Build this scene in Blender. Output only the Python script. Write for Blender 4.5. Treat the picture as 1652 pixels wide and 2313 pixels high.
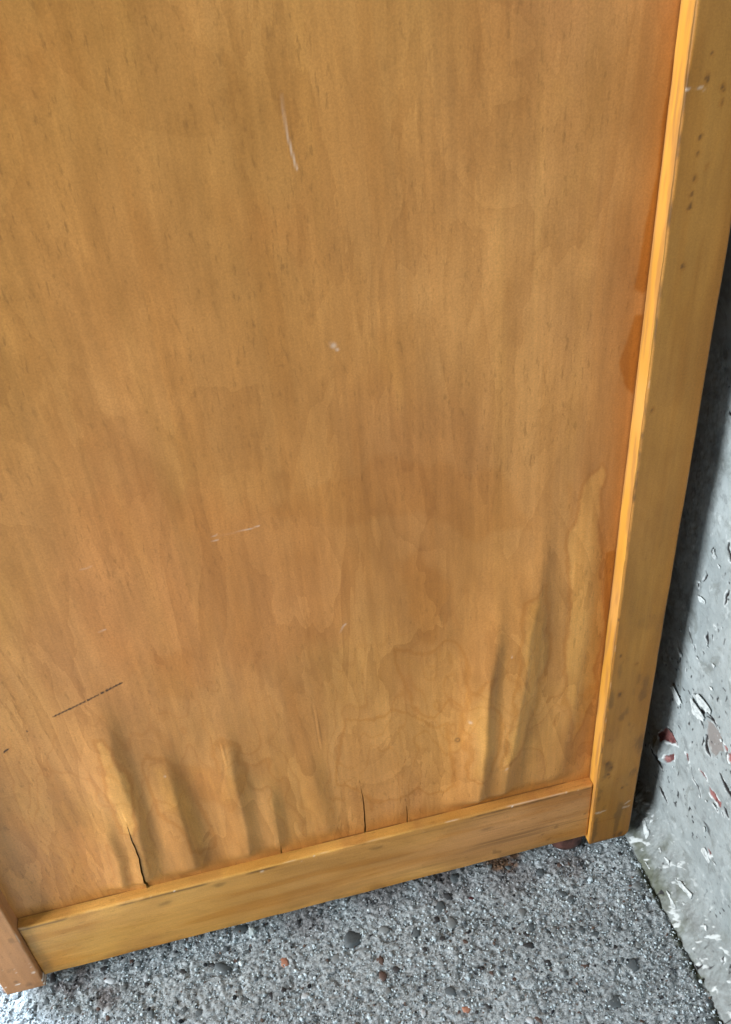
import bpy, bmesh, math
import numpy as np
from mathutils import Vector, Euler

scene = bpy.context.scene
for o in list(bpy.data.objects): bpy.data.objects.remove(o, do_unlink=True)

# ------------------------------------------------------------------ camera
cam_data = bpy.data.cameras.new('camera'); CAM = bpy.data.objects.new('camera', cam_data); scene.collection.objects.link(CAM)
cam_data.sensor_fit = 'VERTICAL'; cam_data.sensor_height = 36.0; cam_data.lens = 36.0 * 2050.5 / 2313.0
cam_data.clip_start = .01; cam_data.clip_end = 100
CAM.location = (.21548, -.35041, .62168); CAM.rotation_euler = (.9253, .07486, -.22633)
scene.camera = CAM

# ------------------------------------------------------------------ light: shade under a roof, daylight from an opening on the left
world = bpy.data.worlds.new("World"); scene.world = world; world.use_nodes = True
bg = world.node_tree.nodes["Background"]; bg.inputs[0].default_value = (.80, .92, 1.0, 1); bg.inputs[1].default_value = .04
def area(name, loc, target, sx, sy, power, col):
    l = bpy.data.lights.new(name, 'AREA'); l.shape = 'RECTANGLE'; l.size = sx; l.size_y = sy; l.energy = power; l.color = col
    o = bpy.data.objects.new(name, l); scene.collection.objects.link(o); o.location = loc
    o.rotation_euler = (Vector(target) - Vector(loc)).to_track_quat('-Z', 'Y').to_euler()
    return o
area('daylight_opening', (-1.8, -.55, 1.0), (.25, 0, .2), .9, 1.1, 98, (.95, 1.0, 1.03))
area('daylight_side', (-1.6, 1.3, 1.6), (0, 0, 0), 1.4, 1.4, 330, (.80, .95, 1.10))
scene.view_settings.view_transform = 'Standard'; scene.view_settings.look = 'None'; scene.view_settings.exposure = 0; scene.view_settings.gamma = 1

# ------------------------------------------------------------------ measured shapes of marks, cracks, flakes and stones (metres on their surfaces)
CRACKS = [([(0.1134,0.1582),(0.1127,0.1378),(0.1127,0.1197),(0.1113,0.1019),(0.1095,0.0742)],0.0012),([(0.2573,0.1328),(0.2583,0.1078),(0.2578,0.0933),(0.2567,0.0759)],0.0011),([(0.2865,0.1026),(0.2869,0.0916),(0.2865,0.0786)],0.0007),([(0.1999,0.0929),(0.1994,0.0844),(0.199,0.0769)],0.0008)]
RIDGES = [([(0.1203,0.2355),(0.118,0.2012),(0.118,0.1586),(0.1149,0.1079),(0.1127,0.078)],6,6.6),([(0.1441,0.1916),(0.1445,0.1571),(0.1433,0.1156),(0.1411,0.0812)],5.6,6.4),([(0.182,0.1943),(0.1812,0.1563),(0.1802,0.1197),(0.1773,0.0862)],4.8,5.6),([(0.2001,0.1491),(0.1993,0.1168),(0.1989,0.0923)],2.9,4.8),([(0.0979,0.1576),(0.0987,0.1198),(0.0957,0.0857)],3.4,5.6),([(0.2264,0.1743),(0.2298,0.1285),(0.2315,0.0889)],1.8,6.8),([(0.3472,0.2514),(0.3413,0.1969),(0.337,0.1345),(0.3344,0.0929)],5.2,6.4),([(0.3718,0.2917),(0.3671,0.2384),(0.3618,0.1781),(0.3555,0.1186),(0.3528,0.0908)],7.2,8.2),([(0.4006,0.3096),(0.4024,0.2427),(0.4005,0.1737),(0.394,0.114)],3.6,10)]
LIGHTPATCH = [[(0.4023,0.3436),(0.4061,0.3384),(0.4094,0.2947),(0.4143,0.2596),(0.4166,0.2147),(0.4137,0.1581),(0.4037,0.1207),(0.3925,0.1903),(0.3905,0.2485),(0.3918,0.3055),(0.3964,0.3319)],[(0.3754,0.2737),(0.3658,0.2625),(0.3626,0.1997),(0.3545,0.1604),(0.3526,0.1286),(0.3646,0.1243),(0.3754,0.1707),(0.3809,0.2329)],[(0.3313,0.2016),(0.3437,0.2057),(0.3476,0.1628),(0.3433,0.1188),(0.3302,0.1236),(0.327,0.1698)],[(0.2695,0.2557),(0.2805,0.2553),(0.2851,0.2356),(0.2808,0.2178),(0.2716,0.2042),(0.2654,0.2304)],[(0.3673,0.5388),(0.3832,0.5402),(0.3868,0.5231),(0.3836,0.5044),(0.3718,0.5083)],[(0.2879,0.2458),(0.3036,0.2374),(0.3201,0.2398),(0.3295,0.2219),(0.3277,0.1865),(0.3046,0.1859),(0.2913,0.2066)],[(0.1127,0.2236),(0.1193,0.2252),(0.1228,0.1914),(0.1163,0.145),(0.1078,0.1437),(0.1071,0.1802)],[(0.2859,0.4327),(0.3026,0.4318),(0.3079,0.4074),(0.2998,0.3762),(0.2872,0.3919)],[(0.1762,0.2011),(0.1856,0.1936),(0.1856,0.168),(0.1768,0.1395),(0.1725,0.164)],[(0.2515,0.1955),(0.2849,0.1925),(0.3187,0.1683),(0.3206,0.1079),(0.2708,0.1074),(0.2431,0.1373)],[(0.1718,0.4414),(0.1892,0.4424),(0.1979,0.4181),(0.2069,0.3893),(0.1824,0.3923),(0.1682,0.4102)],[(0.1347,0.2037),(0.1485,0.1945),(0.1555,0.1616),(0.159,0.1029),(0.1463,0.1132),(0.1377,0.1549)]]
DARKPATCH = [[(0.4182,0.5394),(0.417,0.5227),(0.4169,0.4919),(0.4148,0.4685),(0.4133,0.4433),(0.4178,0.4392),(0.422,0.4418),(0.4233,0.491),(0.4236,0.5388)],[(0.4144,0.4296),(0.4117,0.4161),(0.4094,0.4069),(0.4124,0.394),(0.4191,0.3876),(0.4214,0.4284)],[(0.4124,0.2873),(0.4185,0.2024),(0.4195,0.1561),(0.4243,0.1545),(0.4234,0.2204),(0.4216,0.285)],[(0.3848,0.3433),(0.3902,0.3362),(0.3923,0.3053),(0.3882,0.3),(0.3847,0.3227)],[(0.2908,0.3782),(0.3511,0.3566),(0.3725,0.3103),(0.3366,0.3131),(0.3049,0.3332),(0.2512,0.3435),(0.2215,0.3593),(0.2406,0.3684)],[(0.289,0.3098),(0.3041,0.3152),(0.3211,0.2917),(0.3174,0.2443),(0.3038,0.241),(0.2946,0.2722)],[(0.1559,0.2891),(0.1783,0.2824),(0.1724,0.2378),(0.1466,0.2463)],[(0.1477,0.1906),(0.1709,0.1863),(0.1869,0.1675),(0.1822,0.1374),(0.1505,0.1499)]]
REDZONE = [[(0.1414,0.3917),(0.1809,0.385),(0.2309,0.3625),(0.2651,0.343),(0.2627,0.2606),(0.2156,0.2535),(0.1716,0.2601),(0.1354,0.2819),(0.1311,0.3369)],[(0.048,0.1859),(0.0894,0.1466),(0.1029,0.0858),(0.0353,0.0902),(0.029,0.1241)],[(0.1692,0.579),(0.1818,0.5762),(0.1846,0.559),(0.1693,0.549),(0.163,0.5586)],[(0.2402,0.5064),(0.2689,0.5039),(0.2648,0.4841),(0.241,0.4879)]]
SCRATCH = [([(0.2608,0.5455),(0.2607,0.5396),(0.261,0.5317),(0.2621,0.5242),(0.2632,0.5177)],0.0007),([(0.2692,0.4418),(0.2703,0.4406)],0.0022),([(0.2708,0.4394),(0.2719,0.4383)],0.0012),([(0.1995,0.3473),(0.2026,0.3476)],0.0007),([(0.2036,0.3499),(0.2113,0.3499),(0.218,0.3502),(0.2237,0.351)],0.0005),([(0.1999,0.35),(0.2027,0.3507)],0.0006),([(0.2571,0.2679),(0.259,0.2718),(0.2606,0.2733)],0.0009),([(0.3297,0.1737),(0.3306,0.1718)],0.0018),([(0.1335,0.3043),(0.1372,0.3048)],0.0006),([(0.135,0.346),(0.1408,0.3464)],0.0005),([(0.3537,0.1184),(0.3549,0.1198)],0.0014),([(0.1427,0.1863),(0.1431,0.1853)],0.001),([(0.3561,0.2247),(0.3561,0.2232)],0.0008)]
PENMARK = [([(0.0968,0.2517),(0.1055,0.2547)],0.0007),([(0.1055,0.2547),(0.1071,0.2552)],0.0009),([(0.1079,0.2555),(0.1111,0.2566)],0.0007),([(0.1119,0.2569),(0.115,0.2579)],0.0007),([(0.1166,0.2585),(0.1178,0.2589)],0.001),([(0.1186,0.2592),(0.1229,0.2607)],0.0006),([(0.1249,0.2613),(0.1255,0.2616)],0.0011),([(0.1277,0.2623),(0.1282,0.2625)],0.0012),([(0.1296,0.263),(0.1304,0.2633)],0.001),([(0.1316,0.2637),(0.1363,0.2653)],0.0008),([(0.0803,0.2449),(0.0808,0.2443)],0.0007),([(0.0648,0.2327),(0.0673,0.2345)],0.0009)]
HAIRLINE = [[(0.1787,0.1996),(0.1787,0.1852),(0.1756,0.1736),(0.1717,0.1599)],[(0.2355,0.2157),(0.2365,0.1956),(0.2359,0.1751)]]
SPOTS = [((0.4289,0.5106),1.2),((0.4289,0.5045),0.9),((0.429,0.4937),1.6),((0.4285,0.4872),0.9),((0.4283,0.4822),1.2),((0.428,0.5328),1.3),((0.436,0.5286),1.4),((0.4364,0.5229),0.9),((0.4335,0.4979),0.8),((0.4289,0.4554),1.3),((0.4289,0.5419),0.8),((0.4232,0.3822),1.0),((0.4203,0.2406),1.0),((0.4245,0.2097),1.2),((0.4356,0.1985),1.0),((0.4269,0.1739),2.2),((0.4249,0.1045),2.4),((0.4279,0.099),1.8),((0.4269,0.0931),1.2),((0.439,0.0727),1.4),((0.4275,0.0895),1.0),((0.4241,0.0799),0.6),((0.4342,0.0845),0.6),((0.4228,0.0873),0.7),((0.4238,0.1299),0.7),((0.421,0.0746),0.7),((0.4434,0.0162),3.0),((0.4392,0.0163),2.0),((0.429,0.0126),1.5)]
SCUFFS = [((0.4202,0.5295),(0.4276,0.5295),0.7),((0.4207,0.0504),(0.4284,0.0511),1.2),((0.4424,0.0492),(0.4462,0.0493),1.0),((0.443,0.0537),(0.4462,0.0556),1.0)]
WCRACKS = [([(-0.0012,0.2829),(-0.0006,0.2796),(-0.0036,0.2784)],1.2),([(-0.0136,0.296),(-0.0142,0.2923),(-0.017,0.2897),(-0.0182,0.2872)],1.6),([(0.0017,0.2635),(-0.0004,0.2619),(0.0014,0.255)],1.0),([(-0.0223,0.2692),(-0.0217,0.2629),(-0.0217,0.2577)],1.5),([(0.0074,0.213),(0.0045,0.209),(0.0011,0.2051)],0.9),([(-0.0121,0.2272),(-0.0121,0.2216),(-0.0147,0.2184)],1.5),([(-0.0166,0.229),(-0.0179,0.2263)],0.9),([(-0.0017,0.2057),(-0.0035,0.2015)],0.7),([(-0.0039,0.1674),(-0.0063,0.1654)],1.2),([(-0.01,0.1695),(-0.016,0.1696),(-0.0241,0.1703),(-0.0328,0.172),(-0.0383,0.1722)],1.3),([(-0.0207,0.1593),(-0.0265,0.1557)],1.8),([(-0.0306,0.1539),(-0.0326,0.1468),(-0.0363,0.1443)],1.8),([(0.0066,0.2498),(0.0056,0.2484)],1.4),([(0.0018,0.1814),(0.0014,0.1791)],0.8),([(-0.0115,0.2102),(-0.0125,0.2087)],0.8),([(-0.024,0.2416),(-0.0238,0.2406)],0.9),([(-0.0172,0.236),(-0.0176,0.2355)],1.1),([(0.0184,0.0745),(0.0115,0.0751),(0.0058,0.0753)],2.6),([(0.0056,0.0539),(-0.0009,0.0535),(-0.0067,0.0531)],2.6),([(-0.0505,0.1406),(-0.0566,0.1384),(-0.0653,0.1368),(-0.0712,0.1363)],3.4),([(-0.0312,0.1516),(-0.0326,0.145),(-0.0387,0.1433)],2.2),([(-0.0617,0.1216),(-0.0661,0.1189)],2.2),([(-0.0604,0.1167),(-0.0623,0.1151)],1.2),([(-0.0239,0.1137),(-0.0277,0.1071),(-0.0338,0.1068),(-0.0393,0.1016)],0.8),([(0.0102,0.1148),(0.004,0.1163),(-0.0048,0.1154)],1.6),([(-0.0262,0.1673),(-0.034,0.1719),(-0.042,0.169)],1.0),([(0.0245,0.0776),(0.0193,0.0734)],1.6),([(-0.0555,0.1115),(-0.0565,0.1112)],1.2),([(-0.0536,0.1712),(-0.0546,0.1732)],1.8)]
WBARE = [[(-0.0437,0.1198),(-0.0481,0.1209),(-0.0571,0.1217),(-0.0576,0.1168),(-0.0507,0.1154),(-0.0461,0.1149)],[(-0.0317,0.1212),(-0.0379,0.1235),(-0.0403,0.1218),(-0.0359,0.1202)],[(-0.0146,0.1176),(-0.0182,0.1196),(-0.0205,0.1151),(-0.0175,0.1147)],[(-0.0533,0.1636),(-0.0555,0.1685),(-0.0601,0.161),(-0.0554,0.1596)],[(-0.0573,0.0713),(-0.0619,0.0721),(-0.0608,0.0677)],[(0.0018,0.095),(-0.0037,0.1034),(-0.005,0.0983),(-0.0004,0.0908)],[(-0.0482,0.1661),(-0.0515,0.1665),(-0.0533,0.1636),(-0.0506,0.1639)],[(0.0174,0.0989),(0.01,0.1142),(-0.0004,0.1159),(-0.0051,0.1142),(0.0036,0.1062),(0.0127,0.0985)]]
WTAN = [[(-0.0277,0.1654),(-0.0346,0.1698),(-0.043,0.1687),(-0.0484,0.1627),(-0.0428,0.1483),(-0.037,0.1459),(-0.0317,0.1515)]]
FLAKES = [[(-0.002,0.2839),(-0.0036,0.2855),(-0.0042,0.2817),(-0.0077,0.2802),(-0.0074,0.2778),(-0.0036,0.2784),(-0.0017,0.2812)],[(0.0135,0.1535),(0.0094,0.1579),(0.0034,0.1549),(-0.0025,0.1519),(0.0013,0.1468),(0.0085,0.1494)],[(-0.0104,0.1726),(-0.0152,0.1768),(-0.0262,0.179),(-0.0312,0.1774),(-0.0311,0.1738),(-0.0206,0.1701),(-0.0143,0.1714)],[(-0.0098,0.1683),(-0.0153,0.1679),(-0.0272,0.1657),(-0.0264,0.1621),(-0.0205,0.158),(-0.0149,0.1564),(-0.0121,0.1578)],[(0.0143,0.191),(0.0106,0.1885),(0.0063,0.1866),(0.0086,0.1834),(0.0129,0.1854)],[(0.007,0.2511),(0.004,0.2544),(0.0021,0.2537),(0.0051,0.2504)],[(0.0047,0.243),(0.0,0.2462),(-0.0053,0.247),(-0.0061,0.2423),(-0.0007,0.2398),(0.0032,0.2396)],[(-0.0218,0.2113),(-0.0259,0.2122),(-0.0258,0.2088),(-0.0231,0.2085)],[(-0.005,0.2004),(-0.0081,0.2018),(-0.0107,0.201),(-0.0076,0.1996)],[(-0.0233,0.1926),(-0.0272,0.1949),(-0.0288,0.1932),(-0.026,0.1911)],[(0.0159,0.2038),(0.0125,0.2049),(0.0127,0.2034)],[(-0.0123,0.2209),(-0.0149,0.2177),(-0.0172,0.2175),(-0.0154,0.2161)],[(-0.0084,0.2779),(-0.0122,0.2774),(-0.0113,0.2752),(-0.0094,0.2758)],[(-0.0471,0.081),(-0.0509,0.0882),(-0.052,0.0811),(-0.0501,0.0792)],[(-0.052,0.0606),(-0.0559,0.071),(-0.0601,0.0667),(-0.0631,0.0649),(-0.0618,0.0611),(-0.0569,0.0608)],[(-0.0644,0.0688),(-0.0667,0.0706),(-0.07,0.0694),(-0.067,0.0665)],[(-0.0495,0.113),(-0.0528,0.1143),(-0.0577,0.1136),(-0.0555,0.1115),(-0.051,0.111)],[(-0.0438,0.1061),(-0.0462,0.1078),(-0.0463,0.1058)],[(0.0063,0.0152),(0.0061,0.0185),(0.0014,0.0161),(-0.0058,0.015),(-0.0065,0.0108),(0.0003,0.0126)],[(-0.0251,0.016),(-0.0293,0.0188),(-0.0319,0.0173),(-0.0288,0.0158)],[(-0.0177,0.0036),(-0.0189,0.0042),(-0.0266,0.0043),(-0.0257,0.0032)],[(-0.0433,0.1661),(-0.0456,0.1688),(-0.0469,0.1675),(-0.0451,0.1646)],[(-0.0438,0.1465),(-0.0455,0.1514),(-0.0463,0.1504)],[(-0.0292,0.1074),(-0.0308,0.1087),(-0.0338,0.1068),(-0.0326,0.106)],[(-0.0368,0.1033),(-0.04,0.1026),(-0.0395,0.1007)],[(-0.0054,0.0928),(-0.0073,0.0918),(-0.0051,0.0899)],[(-0.0535,0.0621),(-0.0548,0.0648),(-0.0553,0.0611)],[(-0.0171,0.0158),(-0.018,0.0177),(-0.0222,0.0164),(-0.0224,0.0151)],[(-0.0419,0.0168),(-0.0482,0.0196),(-0.0597,0.0217),(-0.0609,0.018),(-0.0507,0.0163)],[(-0.0241,0.0167),(-0.0303,0.0191),(-0.0346,0.0167),(-0.0302,0.0151)],[(-0.0446,0.0075),(-0.0505,0.0073),(-0.0593,0.006),(-0.056,0.0043)],[(-0.0769,0.0176),(-0.0805,0.02),(-0.0846,0.0168),(-0.0814,0.0162)],[(-0.0566,0.0124),(-0.0603,0.0135),(-0.061,0.0119)]]
WLUMPS = [((0.0108,0.0907),9.0,5.0),((0.0019,0.0913),5.0,3.0),((0.0153,0.0217),6.0,3.0),((0.0219,0.0231),3.0,2.5)]
FDARK = [((0.3561,0.0118),13,"rust"),((0.3653,0.013),9,"rust"),((0.0467,0.0038),14,"brown"),((0.0635,-0.0084),16,"brown"),((0.0331,0.0043),9,"brown"),((0.3091,0.01),16,"brown"),((0.262,0.0104),26,"brown"),((0.3076,0.005),30,"brown"),((0.3571,0.0003),30,"brown"),((0.2084,0.0059),24,"brown"),((0.404,-0.0035),22,"brown")]  # rust is stain; brown is stain plus painted shade of stile and rail
STONES = [((0.3011,-0.011),3.4,"d"),((0.2793,-0.0243),3.2,"d"),((0.2361,-0.0169),5.5,"d"),((0.2898,-0.069),3.4,"d"),((0.185,-0.0199),3.2,"o"),((0.2976,-0.0828),2.6,"o"),((0.3889,-0.0229),3.0,"d"),((0.4138,-0.0841),4.0,"d"),((0.3919,-0.1036),4.0,"d"),((0.3912,-0.0526),2.5,"d"),((0.3053,-0.0241),4.0,"g"),((0.3561,-0.0295),3.4,"g"),((0.393,-0.0293),2.6,"d"),((0.1439,-0.0135),4.6,"d"),((0.1563,-0.0393),2.8,"d"),((0.1654,-0.0032),2.2,"k"),((0.1591,0.0108),4,"d"),((0.0619,0.0082),2.2,"k"),((0.0665,-0.0015),3.0,"l"),((0.0849,0.0046),2.2,"g"),((0.1034,0.0044),1.8,"d"),((0.2503,-0.0375),3,"b"),((0.2494,-0.0476),3,"b"),((0.3246,-0.0104),1.8,"r"),((0.3199,-0.0844),1.0,"r"),((0.4146,-0.0589),2.6,"d"),((0.3987,-0.0579),3.0,"d"),((0.4023,-0.0388),2.4,"g"),((0.296,-0.0332),1.6,"k"),((0.282,-0.0375),1.6,"k"),((0.3143,-0.0604),2.0,"k"),((0.3533,-0.0455),1.8,"k"),((0.3206,-0.0652),1.6,"b"),((0.1249,-0.0398),2.5,"d"),((0.1609,-0.0063),2.2,"d"),((0.2212,-0.0274),2.6,"g"),((0.1959,-0.0469),2.4,"l"),((0.0907,-0.0065),2.0,"l"),((0.0757,0.0103),2.0,"l"),((0.3795,-0.0041),3.0,"d"),((0.358,-0.0418),2.4,"d"),((0.3721,-0.0474),2.2,"g"),((0.3185,0.0074),3.6,"d")]
KNOT = (0.3225, 0.1557)
# ------------------------------------------------------------------ helpers
RNG = np.random.default_rng(7)
TAB = RNG.random((512, 512))
def vnoise(x, y, sx, sy, seed=0):
    """smooth lattice noise, sx / sy = cells per metre, 0..1"""
    u = np.asarray(x) * sx + 17.3 * seed + 100.0
    v = np.asarray(y) * sy + 41.7 * seed + 100.0
    i = np.floor(u).astype(int); j = np.floor(v).astype(int)
    a = u - i; b = v - j
    a = a * a * (3 - 2 * a); b = b * b * (3 - 2 * b)
    i0 = i % 512; i1 = (i + 1) % 512; j0 = j % 512; j1 = (j + 1) % 512
    return (TAB[i0, j0] * (1 - a) + TAB[i1, j0] * a) * (1 - b) + (TAB[i0, j1] * (1 - a) + TAB[i1, j1] * a) * b
def fbm(x, y, sx, sy, seed=0, octs=4, gain=.5):
    s = 0; t = 0; g = 1
    for o in range(octs):
        s = s + g * vnoise(x, y, sx * 2 ** o, sy * 2 ** o, seed + 3 * o); t += g; g *= gain
    return s / t
def smooth(a, b, x):
    t = np.clip((x - a) / (b - a), 0, 1); return t * t * (3 - 2 * t)
def poly_sdf(x, y, poly):
    """signed distance to a polygon, negative inside"""
    d = np.full(x.shape, 1e9); ins = np.zeros(x.shape, bool)
    n = len(poly)
    for k in range(n):
        ax, ay = poly[k]; bx, by = poly[(k + 1) % n]
        ex, ey = bx - ax, by - ay; L = ex * ex + ey * ey + 1e-15
        t = np.clip(((x - ax) * ex + (y - ay) * ey) / L, 0, 1)
        d = np.minimum(d, (x - ax - t * ex) ** 2 + (y - ay - t * ey) ** 2)
        c = ((ay > y) != (by > y)) & (x < (bx - ax) * (y - ay) / (by - ay + 1e-15) + ax)
        ins ^= c
    d = np.sqrt(d); return np.where(ins, -d, d)
def line_dist(x, y, pts):
    """distance to a polyline and how far along it (0..1)"""
    d = np.full(x.shape, 1e9); s = np.zeros(x.shape); n = len(pts) - 1
    for k in range(n):
        ax, ay = pts[k]; bx, by = pts[k + 1]
        ex, ey = bx - ax, by - ay; L = ex * ex + ey * ey + 1e-15
        t = np.clip(((x - ax) * ex + (y - ay) * ey) / L, 0, 1)
        q = np.sqrt((x - ax - t * ex) ** 2 + (y - ay - t * ey) ** 2)
        m = q < d; d = np.where(m, q, d); s = np.where(m, (k + t) / n, s)
    return d, s
def near(X, Z, pts, pad):
    p = np.array(pts)
    return (X > p[:, 0].min() - pad) & (X < p[:, 0].max() + pad) & (Z > p[:, 1].min() - pad) & (Z < p[:, 1].max() + pad)
def axis(*segs):
    """joined non-uniform samples: (start, stop, step), ..."""
    out = []
    for a, b, s in segs:
        out.append(np.linspace(a, b, max(2, int(round((b - a) / s)) + 1)))
    return np.unique(np.round(np.concatenate(out), 7))
def raw_mesh(name, verts, faces_flat, sizes, attrs=None, smooth_shade=True):
    me = bpy.data.meshes.new(name)
    verts = np.asarray(verts, np.float32).reshape(-1, 3)
    me.vertices.add(len(verts)); me.vertices.foreach_set("co", verts.ravel())
    sizes = np.asarray(sizes, np.int32); faces_flat = np.asarray(faces_flat, np.int32)
    me.loops.add(len(faces_flat)); me.loops.foreach_set("vertex_index", faces_flat)
    me.polygons.add(len(sizes))
    st = np.concatenate([[0], np.cumsum(sizes)[:-1]]).astype(np.int32)
    me.polygons.foreach_set("loop_start", st); me.polygons.foreach_set("loop_total", sizes)
    me.polygons.foreach_set("use_smooth", np.full(len(sizes), smooth_shade, bool))
    me.update(calc_edges=True)
    for k, v in (attrs or {}).items():
        v = np.asarray(v, np.float32)
        if v.ndim == 2:
            a = me.attributes.new(k, 'FLOAT_COLOR', 'POINT'); a.data.foreach_set("color", v.ravel())
        else:
            a = me.attributes.new(k, 'FLOAT', 'POINT'); a.data.foreach_set("value", v.ravel())
    me.validate()
    return me
def link(name, me, mat=None, parent=None):
    o = bpy.data.objects.new(name, me); scene.collection.objects.link(o)
    if mat: me.materials.append(mat)
    if parent: o.parent = parent
    return o
def tag(o, label, cat, group=None):
    o["label"] = label; o["category"] = cat
    if group: o["group"] = group
def grid_faces(n, m, keep=None, flip=False):
    idx = np.arange(n * m).reshape(n, m)
    q = np.stack([idx[:-1, :-1], idx[1:, :-1], idx[1:, 1:], idx[:-1, 1:]], -1)
    if flip: q = q[..., ::-1]
    q = q[keep] if keep is not None else q.reshape(-1, 4)
    return q.reshape(-1, 4)
def sheet(name, P, attrs, mat, parent=None, keep=None, flip=False, skirt=None):
    """P (n,m,3); skirt = vector added to the border to close the sides"""
    n, m = P.shape[:2]
    V = P.reshape(-1, 3); F = grid_faces(n, m, keep, flip)
    A = {k: v.reshape(n * m, -1).squeeze() for k, v in attrs.items()}
    if skirt is not None:
        idx = np.arange(n * m).reshape(n, m)
        loop = np.concatenate([idx[:, 0], idx[-1, 1:], idx[-2::-1, -1], idx[0, -2:0:-1]])
        # the top edge of the skirt is split off so the side faces keep a crisp corner
        B0 = V[loop]; B = B0 + np.array(skirt); k0 = len(V); L = len(loop)
        V = np.concatenate([V, B0, B]); i = np.arange(L); j = (i + 1) % L
        S = np.stack([k0 + i, k0 + L + i, k0 + L + j, k0 + j], -1)
        if not flip: S = S[:, ::-1]
        back = np.arange(k0 + L, k0 + 2 * L)
        F = np.concatenate([F, S])
        A = {k: np.concatenate([v, v[loop], v[loop]]) for k, v in A.items()}
    me = raw_mesh(name, V, F.ravel(), np.full(len(F), 4), A)
    return link(name, me, mat, parent)
def box_mesh(name, x0, x1, y0, y1, z0, z1, bev=.001):
    bm = bmesh.new(); bmesh.ops.create_cube(bm, size=1)
    for v in bm.verts:
        v.co = Vector((x0 if v.co.x < 0 else x1, y0 if v.co.y < 0 else y1, z0 if v.co.z < 0 else z1))
    bmesh.ops.bevel(bm, geom=bm.edges[:], offset=bev, segments=2, affect='EDGES', profile=.5)
    me = bpy.data.meshes.new(name); bm.to_mesh(me); bm.free(); return me

# ------------------------------------------------------------------ materials
class NT:
    def __init__(s, name):
        s.mat = bpy.data.materials.new(name); s.mat.use_nodes = True
        s.t = s.mat.node_tree; s.n = s.t.nodes; s.l = s.t.links
        s.b = s.n["Principled BSDF"]
        s.tc = s.n.new("ShaderNodeTexCoord").outputs["Object"]
    def val(s, sock, v):
        if isinstance(v, (int, float)): sock.default_value = v
        elif isinstance(v, (tuple, list)): sock.default_value = tuple(v) + ((1,) if len(v) == 3 and len(sock.default_value) == 4 else ())
        else: s.l.new(v, sock)
    def noise(s, scale, stretch=(1, 1, 1), detail=4, rough=.55, off=(0, 0, 0), dist=0):
        m = s.n.new("ShaderNodeMapping"); m.inputs["Scale"].default_value = stretch; m.inputs["Location"].default_value = off
        s.l.new(s.tc, m.inputs["Vector"])
        t = s.n.new("ShaderNodeTexNoise"); t.inputs["Scale"].default_value = scale; t.inputs["Detail"].default_value = detail
        t.inputs["Roughness"].default_value = rough; t.inputs["Distortion"].default_value = dist
        s.l.new(m.outputs[0], t.inputs["Vector"]); return t.outputs["Fac"]
    def ramp(s, f, a, b, lo=0., hi=1.):
        r = s.n.new("ShaderNodeMapRange"); r.interpolation_type = 'SMOOTHSTEP'
        s.val(r.inputs["Value"], f)
        r.inputs["From Min"].default_value = a; r.inputs["From Max"].default_value = b
        r.inputs["To Min"].default_value = lo; r.inputs["To Max"].default_value = hi
        return r.outputs["Result"]
    def math(s, op, a, b):
        r = s.n.new("ShaderNodeMath"); r.operation = op; s.val(r.inputs[0], a); s.val(r.inputs[1], b); return r.outputs[0]
    def mix(s, f, a, b, mode='MIX'):
        r = s.n.new("ShaderNodeMix"); r.data_type = 'RGBA'; r.blend_type = mode
        s.val(r.inputs[0], f); s.val(r.inputs[6], a); s.val(r.inputs[7], b); return r.outputs[2]
    def attr(s, name, out="Fac"):
        a = s.n.new("ShaderNodeAttribute"); a.attribute_name = name; return a.outputs[out]
    def grey(s, f):
        c = s.n.new("ShaderNodeCombineColor")
        for k in range(3): s.l.new(f, c.inputs[k])
        return c.outputs[0]
    def bump(s, h, strength, dist=.001):
        b = s.n.new("ShaderNodeBump"); b.inputs["Strength"].default_value = strength; b.inputs["Distance"].default_value = dist
        s.l.new(h, b.inputs["Height"]); s.l.new(b.outputs[0], s.b.inputs["Normal"])

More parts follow.
